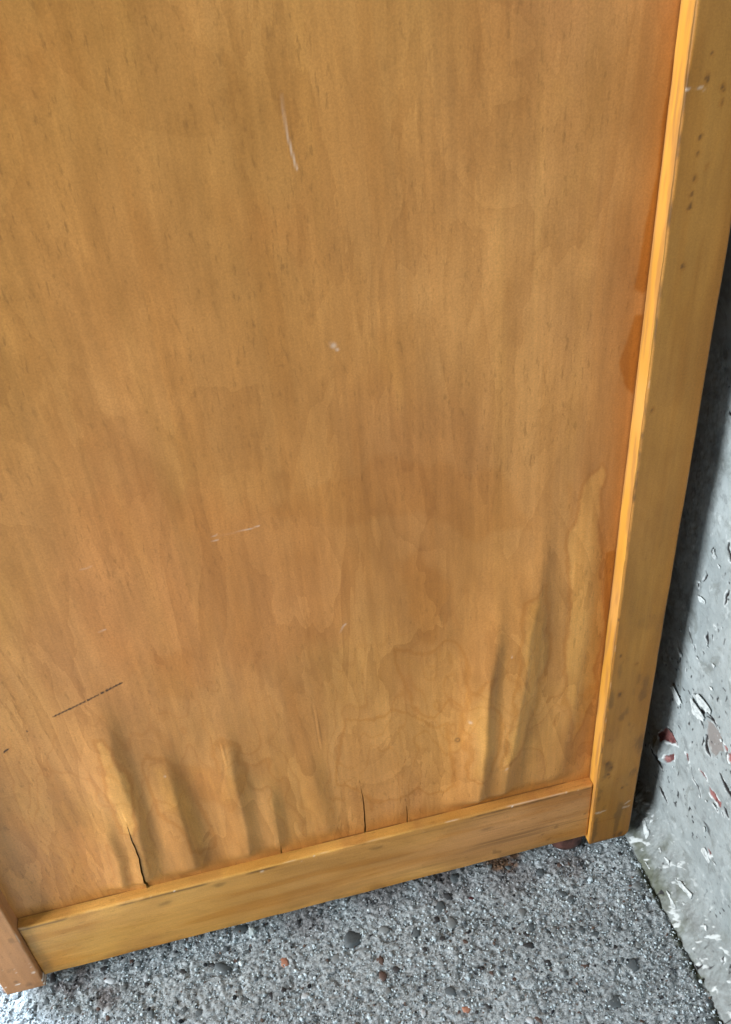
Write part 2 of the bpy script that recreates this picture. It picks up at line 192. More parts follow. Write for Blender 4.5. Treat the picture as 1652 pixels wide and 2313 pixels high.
def wood(name, c0, c1, pink, olive, along='z', flecks=.5, rough=.42, figure=0., sat_dark=(.20, .085, .02)):
    """varnished plywood / board: soft blotches, long grain streaks, pores, marks from attributes"""
    w = NT(name)
    st = lambda a, l: ((a, a, l) if along == 'z' else (l, a, a))
    big = w.noise(9, st(1, .45), 3, .5)
    col = w.mix(w.ramp(big, .32, .68), c0, c1)
    col = w.mix(w.ramp(w.noise(6.5, st(1, .7), 2, .5, (13, 1, 5)), .46, .68, 0, .8), col, pink)
    col = w.mix(w.ramp(w.noise(5.5, st(1, .6), 2, .5, (8, 5, 1)), .44, .66, 0, .85), col, olive)
    blot = w.noise(17, st(1, .34), 4, .6, (7, 3, 6), 1.2)
    col = w.mix(1., col, w.mix(w.ramp(blot, .30, .70), (.90, .87, .80), (1.09, 1.11, 1.14)), 'MULTIPLY')
    streak = w.noise(95, st(1, .055), 4, .6, (1, 7, 3), .4)
    col = w.mix(1., col, w.grey(w.ramp(streak, .25, .75, .93, 1.06)), 'MULTIPLY')
    thin = w.noise(330, st(1, .045), 3, .65, (5, 1, 4), .3)
    col = w.mix(1., col, w.grey(w.ramp(thin, .28, .72, .94, 1.06)), 'MULTIPLY')
    col = w.mix(w.ramp(w.noise(190, st(1, .03), 2, .5, (9, 6, 2), .5), .66, .74, 0, .32), col, w.mix(1., col, (1.18, 1.24, 1.30), 'MULTIPLY'))
    if figure > 0:      # stepped figure of peeled veneer, each layer sharp on one side and fading on the other
        for sc, lv, amp, of in ((10, 8., .125, 2), (24, 6., .125, 8)):
            fr = w.math('FRACT', w.math('MULTIPLY', w.noise(sc, st(1, .26), 5, .5, (of, 4, of + 1), .8), lv), 0)
            fr = w.math('POWER', fr, 1.6)
            ms = w.ramp(w.noise(8, (1, 1, 1), 2, .5, (of + 3, 7, 1)), .36, .60, .25, 1)
            k = w.math('MULTIPLY', w.math('MULTIPLY', ms, figure), w.math('SUBTRACT', 1., w.math('MULTIPLY', w.attr("calm"), .45)))
            col = w.mix(k, col, w.mix(1., col, w.mix(fr, (1 + amp * .62, 1 + amp * .75, 1 + amp * .8), (1 - amp * .75, 1 - amp * .95, 1 - amp * 1.3)), 'MULTIPLY'))
    mott = w.noise(44, st(1, .5), 5, .62, (4, 4, 9))
    col = w.mix(1., col, w.grey(w.ramp(mott, .25, .75, .91, 1.08)), 'MULTIPLY')
    if flecks > 0:
        pn = w.noise(560, st(1, .26), 3, .6, (2, 9, 5)); pores = w.ramp(pn, .56, .73)
        col = w.mix(w.ramp(pn, .40, .27, 0, .35), col, w.mix(1., col, (1.16, 1.18, 1.2), 'MULTIPLY'))
        where = w.ramp(w.noise(9, (1, 1, 1), 3, .6, (6, 2, 8)), .40, .60)
        pm = w.math('MULTIPLY', w.math('MULTIPLY', pores, where), flecks)
        pm = w.math('MAXIMUM', pm, w.math('MULTIPLY', pores, w.attr("pore")))
        col = w.mix(pm, col, sat_dark)
    fine = w.noise(1000, (1, 1, 1), 3, .75)
    col = w.mix(1., col, w.grey(w.ramp(fine, .25, .75, .88, 1.11)), 'MULTIPLY')
    col = w.mix(w.attr("red"), col, w.mix(1., col, (1.0, .93, .90), 'MULTIPLY'))
    col = w.mix(w.attr("pale"), col, w.mix(1., col, (1.24, 1.34, 1.24), 'MULTIPLY'))
    col = w.mix(w.attr("tide"), col, w.mix(1., col, (.80, .63, .32), 'MULTIPLY'))
    col = w.mix(w.attr("grime"), col, (.055, .032, .014))
    col = w.mix(w.attr("scuff"), col, (.78, .70, .60))
    col = w.mix(w.attr("ink"), col, (.012, .009, .007))
    w.l.new(col, w.b.inputs["Base Color"])
    r = w.ramp(mott, .2, .8, rough - .07, rough + .1)
    w.l.new(r, w.b.inputs["Roughness"]); w.b.inputs["Specular IOR Level"].default_value = .22
    h = w.math('ADD', w.math('MULTIPLY', streak, 1.), w.math('MULTIPLY', fine, .25))
    w.bump(h, .10, .0006)
    return w.mat

M = {}
M['panel'] = wood('panel_veneer', (.43, .179, .044), (.515, .229, .065), (.47, .192, .057), (.435, .193, .046), 'z', .42, figure=1.)
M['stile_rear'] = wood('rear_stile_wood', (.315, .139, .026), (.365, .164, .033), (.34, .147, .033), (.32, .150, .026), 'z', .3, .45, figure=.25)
M['stile_front'] = wood('front_stile_wood', (.37, .163, .060), (.43, .195, .078), (.40, .166, .070), (.39, .177, .058), 'z', .4, .5, figure=.35)
M['rail'] = wood('rail_wood', (.43, .192, .042), (.53, .255, .072), (.51, .24, .090), (.44, .205, .045), 'x', .35, .42, figure=.5)
M['carcass'] = wood('carcass_wood', (.30, .14, .04), (.38, .18, .05), (.34, .15, .05), (.32, .16, .04), 'z', .4, .5)
def amber():
    w = NT('amber_varnish')
    a = w.noise(60, (1, 1, .12), 3, .6); b = w.noise(14, (1, 1, 1), 2, .5)
    col = w.mix(w.ramp(a, .3, .7), (.55, .255, .036), (.68, .33, .055))
    col = w.mix(w.ramp(b, .45, .7, 0, .5), col, (.66, .33, .10))
    col = w.mix(w.attr("grime"), col, (.32, .14, .05))
    w.l.new(col, w.b.inputs["Base Color"]); w.b.inputs["Roughness"].default_value = .4
    w.bump(a, .15, .0005); return w.mat
M['amber'] = amber()
def foot_mat():
    w = NT('foot_brown'); a = w.noise(160, (1, 1, 1), 4, .6)
    w.l.new(w.mix(w.ramp(a, .35, .65), (.045, .018, .014), (.13, .055, .042)), w.b.inputs["Base Color"])
    w.b.inputs["Roughness"].default_value = .5; w.bump(a, .3, .001); return w.mat
M['foot'] = foot_mat()
def cement():
    w = NT('worn_cement')
    a = w.noise(420, (1, 1, 1), 3, .75); b = w.noise(900, (1, 1, 1), 2, .7, (3, 3, 3)); c = w.noise(30, (1, 1, 1), 3, .6, (9, 1, 1))
    col = w.mix(w.ramp(a, .36, .62), (.16, .176, .184), (.43, .47, .488))
    col = w.mix(w.ramp(b, .61, .76), col, (.60, .65, .67))
    col = w.mix(w.ramp(b, .42, .30), col, (.05, .052, .056))
    col = w.mix(1., col, w.grey(w.ramp(c, .3, .7, .82, 1.12)), 'MULTIPLY')
    col = w.mix(w.attr("brown"), col, w.mix(1., col, (.52, .42, .40), 'MULTIPLY'))  # brown: stained floor, with the cabinet's shade put into the colour
    col = w.mix(w.attr("rust"), col, w.mix(w.ramp(a, .35, .65), (.05, .022, .008), (.20, .09, .03)))
    col = w.mix(w.attr("moss"), col, (.06, .065, .035))
    w.l.new(col, w.b.inputs["Base Color"]); w.b.inputs["Roughness"].default_value = .9; w.b.inputs["Specular IOR Level"].default_value = .15
    w.bump(a, .35, .0012); return w.mat
M['cement'] = cement()
def grain_mat():
    w = NT('sand_grains'); col = w.attr("col", "Color")
    b = w.noise(1100, (1, 1, 1), 2, .6)
    w.l.new(w.mix(1., col, w.grey(w.ramp(b, .3, .7, .8, 1.2)), 'MULTIPLY'), w.b.inputs["Base Color"])
    w.b.inputs["Roughness"].default_value = .9; w.b.inputs["Specular IOR Level"].default_value = .1; return w.mat
M['grain'] = grain_mat()
def stone(name, a, b):
    w = NT(name); n = w.noise(330, (1, 1, 1), 4, .65)
    w.l.new(w.mix(w.ramp(n, .35, .68), a, b), w.b.inputs["Base Color"])
    w.b.inputs["Roughness"].default_value = .6; w.bump(n, .25, .001); return w.mat
STONE = {'d': stone('slate_pebble', (.045, .055, .06), (.13, .15, .16)), 'k': stone('black_pebble', (.012, .012, .014), (.05, .05, .052)),
         'g': stone('grey_pebble', (.13, .14, .145), (.26, .28, .28)), 'l': stone('pale_pebble', (.36, .38, .40), (.58, .62, .64)),
         'b': stone('brown_pebble', (.05, .028, .022), (.14, .085, .065)), 'r': stone('maroon_pebble', (.05, .012, .016), (.12, .03, .035)),
         'o': stone('brick_chip', (.30, .12, .07), (.46, .22, .14))}
def paint():
    w = NT('peeling_grey_paint')
    a = w.noise(26, (1, 1, 1), 5, .6); b = w.noise(120, (1, 1, 1), 4, .65, (5, 2, 2)); c = w.noise(700, (1, 1, 1), 2, .6)
    col = w.mix(w.ramp(a, .35, .65), (.265, .298, .301), (.345, .382, .384))
    col = w.mix(w.ramp(b, .52, .68, 0, .6), col, (.175, .192, .193))
    col = w.mix(w.ramp(b, .42, .28, 0, .5), col, (.41, .45, .455))
    col = w.mix(w.ramp(c, .66, .76, 0, .6), col, (.13, .14, .14))
    col = w.mix(w.ramp(w.noise(55, (1, 1, 1), 5, .7, (2, 8, 1), 1.), .52, .66, 0, .55), col, (.155, .168, .155))
    col = w.mix(w.attr("tan"), col, (.225, .21, .20))
    base = w.mix(w.ramp(b, .4, .6), (.11, .112, .105), (.24, .265, .26))
    col = w.mix(w.attr("cove"), col, w.mix(.5, col, base))
    col = w.mix(w.attr("moss"), col, (.08, .09, .055))
    col = w.mix(w.attr("bare"), col, w.mix(w.ramp(b, .4, .6), (.10, .028, .028), (.27, .11, .10)))
    col = w.mix(w.attr("white"), col, (.62, .66, .66))
    col = w.mix(w.attr("crack"), col, (.008, .007, .008))
    w.l.new(col, w.b.inputs["Base Color"]); w.b.inputs["Roughness"].default_value = .62
    w.bump(w.math('ADD', b, w.math('MULTIPLY', c, .3)), .22, .0012); return w.mat
M['paint'] = paint()
def flake_mat():
    w = NT('flaked_white_paint'); b = w.noise(260, (1, 1, 1), 4, .6)
    col = w.mix(w.ramp(b, .3, .6), (.32, .35, .35), (.62, .66, .655))
    w.l.new(col, w.b.inputs["Base Color"]); w.b.inputs["Roughness"].default_value = .55; w.bump(b, .2, .001); return w.mat
M['flake'] = flake_mat()

# ------------------------------------------------------------------ measures of the cabinet (metres)
W = .45; WL = .026; WR = .0304; XR = W - WR
ZB = .012; ZR0 = .0179; ZR1 = .078; D1 = .0040; D2 = .0112
TOP = .93; DEEP = .86

# ------------------------------------------------------------------ floor
def stains_and_shade(X, Y):
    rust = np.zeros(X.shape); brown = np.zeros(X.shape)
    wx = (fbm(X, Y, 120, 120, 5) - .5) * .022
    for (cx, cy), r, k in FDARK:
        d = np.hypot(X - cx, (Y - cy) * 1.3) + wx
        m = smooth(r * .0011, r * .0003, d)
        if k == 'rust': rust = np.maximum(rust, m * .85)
        else: brown = np.maximum(brown, m * (.85 if r < 20 else .6))  # brown also darkens the floor along the cabinet as painted shade
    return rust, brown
def build_floor():
    xs = axis((-3, -.2, .2), (-.2, -.04, .01), (-.04, .462, .00072), (.462, .6, .02))
    ys = axis((-3, -.3, .2), (-.3, -.15, .01), (-.15, .03, .00072), (.03, .1, .007), (.1, 1.6, .15))
    X, Y = np.meshgrid(xs, ys, indexing='ij')
    z = (fbm(X, Y, 45, 45, 1, 3) - .5) * .0022 + (fbm(X, Y, 330, 330, 4, 3, .6) - .5) * .0022
    pit = smooth(.62, .8, vnoise(X, Y, 260, 260, 9)); z -= pit * .0011
    z -= smooth(.0035, 0, np.abs(X - .4525 + (vnoise(X, Y, 60, 60, 2) - .5) * .004)) * .0022
    win = smooth(-.042, -.030, X) * smooth(.4625, .458, X) * smooth(-.152, -.140, Y) * smooth(.033, .026, Y)   # fine relief only where the mesh can hold it
    z = z * win
    rust, brown = stains_and_shade(X, Y)
    moss = smooth(.006, .001, np.abs(X - .4515)) * smooth(.46, .62, fbm(X, Y, 90, 90, 8)) * .9
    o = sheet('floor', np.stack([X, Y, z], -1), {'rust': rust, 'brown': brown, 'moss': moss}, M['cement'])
    o["kind"] = "structure"
    return o
FLOOR = build_floor()

def dome(nseg, rnd, flat):
    """low irregular pebble cap sitting a little below and above z = 0, unit radius"""
    a = np.arange(nseg) * 2 * np.pi / nseg + rnd.uniform(-.25, .25, nseg)
    r = 1 + rnd.uniform(-.2, .2, nseg)
    v = []
    for rr, zz in ((1.0, -.30), (.93, .10), (.55, .33)):
        for k in range(nseg):
            v.append((np.cos(a[k]) * r[k] * rr, np.sin(a[k]) * r[k] * rr, zz * flat + rnd.uniform(-.03, .03)))
    v.append((rnd.uniform(-.15, .15), rnd.uniform(-.15, .15), .38 * flat))
    f = []
    for q in (0, 1):
        for k in range(nseg):
            k2 = (k + 1) % nseg; f.append((q * nseg + k, q * nseg + k2, (q + 1) * nseg + k2, (q + 1) * nseg + k))
    for k in range(nseg): f.append((2 * nseg + k, 2 * nseg + (k + 1) % nseg, 3 * nseg))
    return np.array(v), f
def build_pebbles():
    rnd = np.random.default_rng(21)
    variants = []
    for k in range(9):
        v, f = dome(8, rnd, .5)
        v[:, 1] *= rnd.uniform(.5, .85)
        me = raw_mesh('pebble', v, np.concatenate([np.array(q) for q in f]), [len(q) for q in f])
        me.materials.append(STONE['d']); variants.append(me)
    placed = []
    def put(x, y, r, k):
        o = bpy.data.objects.new('pebble', variants[rnd.integers(len(variants))])
        scene.collection.objects.link(o); o.parent = FLOOR
        o.location = (x, y, rnd.uniform(-.04, .11) * r); o.rotation_euler = (rnd.normal(0, .12), rnd.normal(0, .12), rnd.uniform(0, 6.28))
        o.scale = (r, r, r)
        o.material_slots[0].link = 'OBJECT'; o.material_slots[0].material = STONE[k]
        placed.append((x, y, r))
    for (x, y), r, k in STONES: put(x, y, r * .00135, k)
    keys = list('ddddddkkkggggglbb')
    tries = 0
    while len(placed) < 298 and tries < 20000:
        tries += 1
        x = rnd.uniform(-.035, .45); y = rnd.uniform(-.145, .016)
        if y < -.012 - (x + .02) * .27 - .012: continue
        r = min(.0042, .0012 * np.exp(rnd.normal(.48, .40)))
        if any((x - a) ** 2 + (y - b) ** 2 < (r + c) ** 2 * .8 for a, b, c in placed): continue
        if x > .449: continue
        put(x, y, r, keys[rnd.integers(len(keys))])
    return placed
PEB = build_pebbles()
def build_grains():
    rnd = np.random.default_rng(5); N = 26000
    base = [dome(5, rnd, 1.5) for _ in range(6)]
    # the finest grit, too small to tell apart: one part
    cols = np.array([(.56, .60, .62), (.47, .505, .52), (.35, .375, .385), (.64, .68, .69), (.16, .17, .18), (.035, .035, .04), (.02, .02, .022), (.14, .09, .07), (.55, .57, .55)])
    wts = np.array([.20, .26, .18, .04, .12, .07, .03, .04, .06])
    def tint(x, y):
        r_, b_ = stains_and_shade(np.array([x]), np.array([y])); r_ = r_[0]; b_ = b_[0]
        return (1 - b_ * np.array([.5, .6, .62])) * (1 - r_ * np.array([.6, .8, .92]))  # grit takes the same stain and painted shade as the floor
    V = []; F = []; S = []; C = []; off = 0
    for k in range(N):
        x = rnd.uniform(-.05, .4515); y = rnd.uniform(-.15, .024)
        if y < -.03 - (x + .02) * .27: continue
        r = .00042 * np.exp(rnd.normal(.14, .45)); v, f = base[k % 6]
        a = rnd.uniform(0, 6.28); ca, sa = np.cos(a), np.sin(a); e = rnd.uniform(.5, 1)
        w = np.stack([v[:, 0] * ca - v[:, 1] * e * sa, v[:, 0] * sa + v[:, 1] * e * ca, v[:, 2] + rnd.uniform(-.1, .7)], -1) * r + np.array([x, y, 0])
        V.append(w); F += [np.array(q) + off for q in f]; S += [len(q) for q in f]
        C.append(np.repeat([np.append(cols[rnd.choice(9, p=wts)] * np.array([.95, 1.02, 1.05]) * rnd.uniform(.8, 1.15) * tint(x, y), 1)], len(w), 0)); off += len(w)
    me = raw_mesh('grit', np.concatenate(V), np.concatenate(F), S, {'col': np.concatenate(C)}, False)
    o = link('grit', me, M['grain'], FLOOR); o["kind"] = "stuff"
build_grains()

# ------------------------------------------------------------------ wall
XW = .472
def xwall(z):
    t = np.clip((.034 - z) / .034, 0, 1); return XW - .0195 * t ** 1.6
def build_wall():
    ys = axis((-1.6, -.3, .15), (-.3, -.15, .01), (-.15, .065, .0006), (.065, .2, .01), (.2, 1.6, .2))
    zs = axis((-.012, .40, .0006), (.40, .5, .01), (.5, 1.5, .1))
    Y, Z = np.meshgrid(ys, zs, indexing='ij')
    cove = smooth(.040, .020, Z + (fbm(Y, Z, 60, 60, 3) - .5) * .012)
    X = xwall(Z)
    X = X + (fbm(Y, Z, 14, 14, 2, 3) - .5) * .0022 + (fbm(Y, Z, 170, 170, 6, 4, .66) - .5) * (.0012 + .0024 * cove)
    win = smooth(-.152, -.14, Y) * smooth(.066, .058, Y) * smooth(.405, .39, Z)
    X = xwall(Z) + (X - xwall(Z)) * win
    for (cy, cz), r, h in WLUMPS:
        d = np.hypot(Y - cy, Z - cz); X = X - h * .001 * np.exp(-(d / (r * .001)) ** 2) * (.6 + .8 * fbm(Y, Z, 200, 200, 5))
    wy = (fbm(Y, Z, 260, 260, 12, 3) - .5) * .0032; wz = (fbm(Y, Z, 260, 260, 31, 3) - .5) * .0032
    crack = np.zeros(X.shape); bare = np.zeros(X.shape); tan = np.zeros(X.shape); white = np.zeros(X.shape)
    for pts, w in WCRACKS:
        m = near(Y, Z, pts, .01); d, s = line_dist(Y[m] + wy[m] * .45, Z[m] + wz[m] * .45, pts)
        hw = w * .00058 * (.45 + .75 * np.sin(np.pi * np.clip(s, .04, .96))) * (.7 + .6 * vnoise(Y[m], Z[m], 400, 400, 3))
        crack[m] = np.maximum(crack[m], smooth(hw + .0003, hw - .0003, d))
        rim = smooth(.0012, .0003, np.abs(d - hw - .0006)) * smooth(.52, .66, vnoise(Y[m], Z[m], 330, 330, 7))
        white[m] = np.maximum(white[m], rim * .6)
    for poly in WBARE:
        m = near(Y, Z, poly, .008); sd = poly_sdf(Y[m] + wy[m], Z[m] + wz[m], poly)
        bare[m] = np.maximum(bare[m], smooth(.0004, -.0004, sd))
        white[m] = np.maximum(white[m], smooth(.0011, .0003, np.abs(sd - .0006)) * smooth(.5, .62, vnoise(Y[m], Z[m], 300, 300, 8)))
    for poly in WTAN:
        m = near(Y, Z, poly, .008); sd = poly_sdf(Y[m] + wy[m], Z[m] + wz[m], poly); tan[m] = smooth(.0005, -.0005, sd)
    # thin chips of pale primer, thicker on the rough foot of the wall
    chips = smooth(.75, .82, fbm(Y, Z, 260, 150, 15, 3)) * (.3 + .7 * cove)
    chips = np.maximum(chips, smooth(.665, .73, fbm(Y * .8 + Z * .6, Z, 330, 170, 19, 3)) * cove * .8)
    white = np.maximum(white, chips) * (1 - crack) * (1 - bare)
    tiny = smooth(.84, .92, vnoise(Y, Z, 420, 300, 33)) * smooth(.50, .66, fbm(Y, Z, 30, 30, 44, 2) + .06 * cove)
    crack = np.maximum(crack, tiny) * win; white = white * win
    moss = smooth(.014, .002, Z) * smooth(.45, .65, fbm(Y, Z, 80, 80, 25)) * .85
    moss = np.maximum(moss, smooth(.56, .74, fbm(Y, Z, 60, 60, 28)) * cove * .5)
    X = X + crack * .0005 + bare * .0006 + tan * .0007 - white * .0004
    o = sheet('painted_wall', np.stack([X, Y, Z], -1), {'crack': crack, 'bare': bare, 'tan': tan, 'white': white, 'cove': cove, 'moss': moss}, M['paint'], flip=True, skirt=(.06, 0, 0))
    tag(o, 'grey painted wall with cracked, peeling paint beside the cabinet', 'wall')
    rnd = np.random.default_rng(3)
    for poly in FLAKES:
        p = np.array(poly); c = p.mean(0); q = []; p = c + (p - c) * (.95 if np.ptp(p, 0).max() > .011 else .72)
        for _ in range(1):
            p = np.concatenate([np.stack([p, (p + np.roll(p, -1, 0)) / 2 + rnd.normal(0, .09, p.shape) * np.linalg.norm(np.roll(p, -1, 0) - p, axis=1)[:, None]], 1).reshape(-1, 2)])
        n = len(p)                                   # ragged outline
        for k in range(n):
            a, b = p[k], p[(k + 1) % n]; q.append(a); q.append((a + b) / 2 + rnd.normal(0, .10, 2) * np.linalg.norm(b - a))
        q = np.array(q); n = len(q); L = np.ptp(q, 0).max()
        up = (q - c) @ np.array([.35, .94]); up = (up - up.min()) / (np.ptp(up) + 1e-9)
        lift = min(.0016, .14 * L) * up ** 2 + .0004
        rim = np.stack([xwall(q[:, 1]) - .0003 - lift * .7, q[:, 0], q[:, 1]], -1)
        cen = np.array([[rim[:, 0].mean() - .0003, c[0], c[1]]])
        back = rim + np.array([.00035, 0, 0]); cb = cen + np.array([.00035, 0, 0])
        V = np.concatenate([rim, back, cen, cb]); F = []
        for k in range(n):
            k2 = (k + 1) % n; F += [[k, k2, 2 * n], [n + k2, n + k, 2 * n + 1]]
        S = [3] * len(F)
        for k in range(n):
            k2 = (k + 1) % n; F.append([k, n + k, n + k2, k2]); S.append(4)
        me = raw_mesh('paint_flake', V, np.concatenate([np.array(f) for f in F]), S, None, False)
        bm = bmesh.new(); bm.from_mesh(me); bmesh.ops.recalc_face_normals(bm, faces=bm.faces); bm.to_mesh(me); bm.free()
        link('paint_flake', me, M['flake'], o)
    return o
WALL = build_wall()

# ------------------------------------------------------------------ cabinet
CAB = bpy.data.objects.new('wooden_cabinet', None); scene.collection.objects.link(CAB); CAB.empty_display_size = .1
tag(CAB, 'varnished brown wooden cabinet with a framed, water-stained side panel', 'cabinet')

def board(name, x0, x1, z0, z1, yf, yb, mat, res=.0012, marks=None, cut=None, bev=.0009, zdense=.62):
    e = [0, .00015, .0004, .0009]
    xs = np.unique(np.round(np.concatenate([x0 + np.array(e), axis((x0 + .0012, x1 - .0012, res)), x1 - np.array(e)]), 7))
    if z1 > zdense: mid = axis((z0 + .0012, zdense, res), (zdense, z1 - .0012, .03))
    else: mid = axis((z0 + .0012, z1 - .0012, res))
    zs = np.unique(np.round(np.concatenate([z0 + np.array(e), mid, z1 - np.array(e)]), 7))
    X, Z = np.meshgrid(xs, zs, indexing='ij')
    wob = (vnoise(X * 0 + x0, Z, 1, 55, 3) - .5) * .0006
    d = np.minimum(np.minimum(X - x0, x1 - X), np.minimum(Z - z0, z1 - Z))
    b = bev * (.6 + .8 * vnoise(X, Z, 70, 70, 11))
    t = np.clip(1 - d / b, 0, 1); Y = yf + b * (1 - np.sqrt(1 - t * t * .999))
    Y = Y + (fbm(X, Z, 40, 12, 5, 2) - .5) * .0003
    A = {k: np.zeros(X.shape) for k in ('grime', 'scuff', 'tide', 'pale', 'red', 'pore')}
    if marks: marks(X, Z, A, d)
    if cut: X = cut(X, Z)
    P = np.stack([X, Y, Z], -1)
    return sheet(name, P, A, mat, CAB, skirt=(0, yb - yf, 0))

def rear_marks(X, Z, A, d):
    wx = (fbm(X, Z, 500, 300, 3, 3) - .5) * .0022; wz = (fbm(X, Z, 400, 200, 13, 3) - .5) * .003
    for (cx, cz), r in SPOTS:
        m = near(X, Z, [(cx, cz)], .012)
        q = np.hypot((X[m] - cx + wx[m]), (Z[m] - cz + wz[m]) * .62)
        A['grime'][m] = np.maximum(A['grime'][m], smooth(r * .00085, r * .0003, q) * (.6 if r < 1.1 else .75))
        A['tide'][m] = np.maximum(A['tide'][m], smooth(r * .0016, r * .0006, q) * .5)
    for a, b, w in SCUFFS:
        m = near(X, Z, [a, b], .01); q, s = line_dist(X[m] + wx[m], Z[m] + wz[m], [a, b])
        A['scuff'][m] = np.maximum(A['scuff'][m], smooth(w * .0009, w * .0003, q) * .28)
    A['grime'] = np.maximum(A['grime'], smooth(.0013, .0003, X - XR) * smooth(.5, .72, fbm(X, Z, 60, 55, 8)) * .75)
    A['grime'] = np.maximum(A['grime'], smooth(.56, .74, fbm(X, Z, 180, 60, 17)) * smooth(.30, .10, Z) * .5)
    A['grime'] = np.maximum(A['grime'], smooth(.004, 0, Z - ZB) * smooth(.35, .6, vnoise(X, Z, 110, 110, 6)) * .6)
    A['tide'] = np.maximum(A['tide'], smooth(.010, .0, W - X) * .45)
    A['tide'] = np.maximum(A['tide'], smooth(.48, .68, fbm(X, Z, 110, 14, 27)) * .28)
    A['tide'] = np.maximum(A['tide'], smooth(.0006, .0, np.abs(Z - .0385 - (vnoise(X, Z, 90, 1, 4) - .5) * .002)) * .8)
    A['scuff'] = np.maximum(A['scuff'], smooth(.0008, .0004, d) * smooth(.0, .0003, d) * smooth(.72, .85, vnoise(X, Z, 150, 150, 2)) * .1)
def rear_cut(X, Z):
    t = np.clip((ZB + .006 - Z) / .006, 0, 1); lim = .0055 * (1 - np.sqrt(np.clip(1 - t * t, 0, 1)))
    f = (X - XR) / WR
    return X - lim * f
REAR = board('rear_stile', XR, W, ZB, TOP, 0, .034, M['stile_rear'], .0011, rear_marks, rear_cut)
REAR["label"] = "darker olive-brown rear stile with stain spots, next to the wall"
def front_marks(X, Z, A, d):
    A['grime'] = smooth(.62, .78, fbm(X, Z, 160, 90, 5)) * .35
    A['grime'] = np.maximum(A['grime'], smooth(.004, .0, Z - ZB) * smooth(.4, .7, vnoise(X, Z, 150, 150, 3)) * .5)
    A['scuff'] = smooth(.86, .90, vnoise(X, Z, 420, 420, 14)) * .8 * smooth(.05, .02, Z)
    A['scuff'] = np.maximum(A['scuff'], smooth(.0008, .0004, d) * smooth(.0, .0003, d) * smooth(.5, .75, vnoise(X, Z, 90, 90, 2)) * .3)
    for cx, cz in ((.010, .0255), (.0175, .0185)):
        A['grime'] = np.maximum(A['grime'], smooth(.0022, .0008, np.hypot(X - cx, Z - cz)) * .45)
FRONT = board('front_stile', 0, WL, ZB, TOP, 0, .034, M['stile_front'], .0011, front_marks)
def rail_marks(X, Z, A, d):
    n1 = fbm(X, Z, 9, 420, 6, 3)
    A['grime'] = smooth(.60, .76, n1) * .4 * smooth(.22, .36, X)
    A['grime'] = np.maximum(A['grime'], smooth(.0016, .0004, np.abs(Z - ZR1 + .0022)) * smooth(.46, .66, fbm(X, Z, 45, 60, 9)) * .7)
    A['grime'] = np.maximum(A['grime'], smooth(.007, .0, X - WL) * smooth(.3, .7, fbm(X, Z, 120, 120, 7)) * .4)
    A['grime'] = np.maximum(A['grime'], smooth(.90, .97, vnoise(X, Z, 190, 240, 4)) * smooth(.25, .38, X) * .45)
    A['pale'] = np.maximum(smooth(.24, .05, X) * .85 * smooth(.35, .6, fbm(X, Z, 16, 30, 3) + .12), smooth(.016, .002, Z - ZR0 + (vnoise(X, Z, 25, 25, 5) - .5) * .014) * smooth(.36, .26, X) * .8)
    A['pale'] = np.maximum(A['pale'], smooth(.0022, .0004, d) * smooth(.35, .6, fbm(X, Z, 50, 90, 19)) * .9)
    A['red'] = smooth(.035, .0, X - WL) * .8
    A['scuff'] = (np.maximum(smooth(.0012, .0005, d) * smooth(.5, .75, vnoise(X, Z, 90, 90, 2)) * .28, smooth(.93, .96, vnoise(X, Z, 330, 330, 8)) * smooth(.006, .001, ZR1 - Z) * .8)) * smooth(.0, .0004, d)
    A['tide'] = smooth(.46, .66, fbm(X, Z, 12, 140, 16)) * .5
    A['grime'] = np.maximum(A['grime'], smooth(.010, .0, Z - ZR0) * smooth(.50, .70, fbm(X, Z, 70, 120, 23)) * .35)
    for cx, cz in ((.118, .066), (.155, .0715), (.262, .069), (.341, .058)):
        A['grime'] = np.maximum(A['grime'], smooth(.0032, .0006, np.hypot((X - cx) * .45, Z - cz + (vnoise(X, Z, 300, 300, 3) - .5) * .002)) * .4)
RAIL = board('bottom_rail', WL + .0003, XR - .0008, ZR0, ZR1, D1, .024, M['rail'], .0011, rail_marks, None, .0012)
def build_edge():
    ys = axis((.0008, D2 + .002, .0008)); zs = axis((ZB + .0004, .62, .0012), (.62, TOP - .01, .03))
    Y, Z = np.meshgrid(ys, zs, indexing='ij')
    X = XR - .0005 + (fbm(Y, Z, 60, 60, 3) - .5) * .0004
    wob = (fbm(Y * 0, Z, 1, 130, 5, 3) - .5) * .0024
    f = (Y - .0008) / (D2 + .0012); Y2 = Y + wob * (1 - f) * .5
    g = np.maximum(smooth(.0022, .0, D2 - Y) * smooth(.35, .6, vnoise(Y, Z, 1, 60, 7)) * .75, smooth(.44, .70, fbm(Y, Z, 320, 30, 2)) * .6)
    o = sheet('inner_edge', np.stack([X, Y2, Z], -1), {'grime': g}, M['amber'], REAR, flip=True, skirt=(.002, 0, 0))
    o["label"] = "bright amber varnished inner edge of the rear stile"
build_edge()

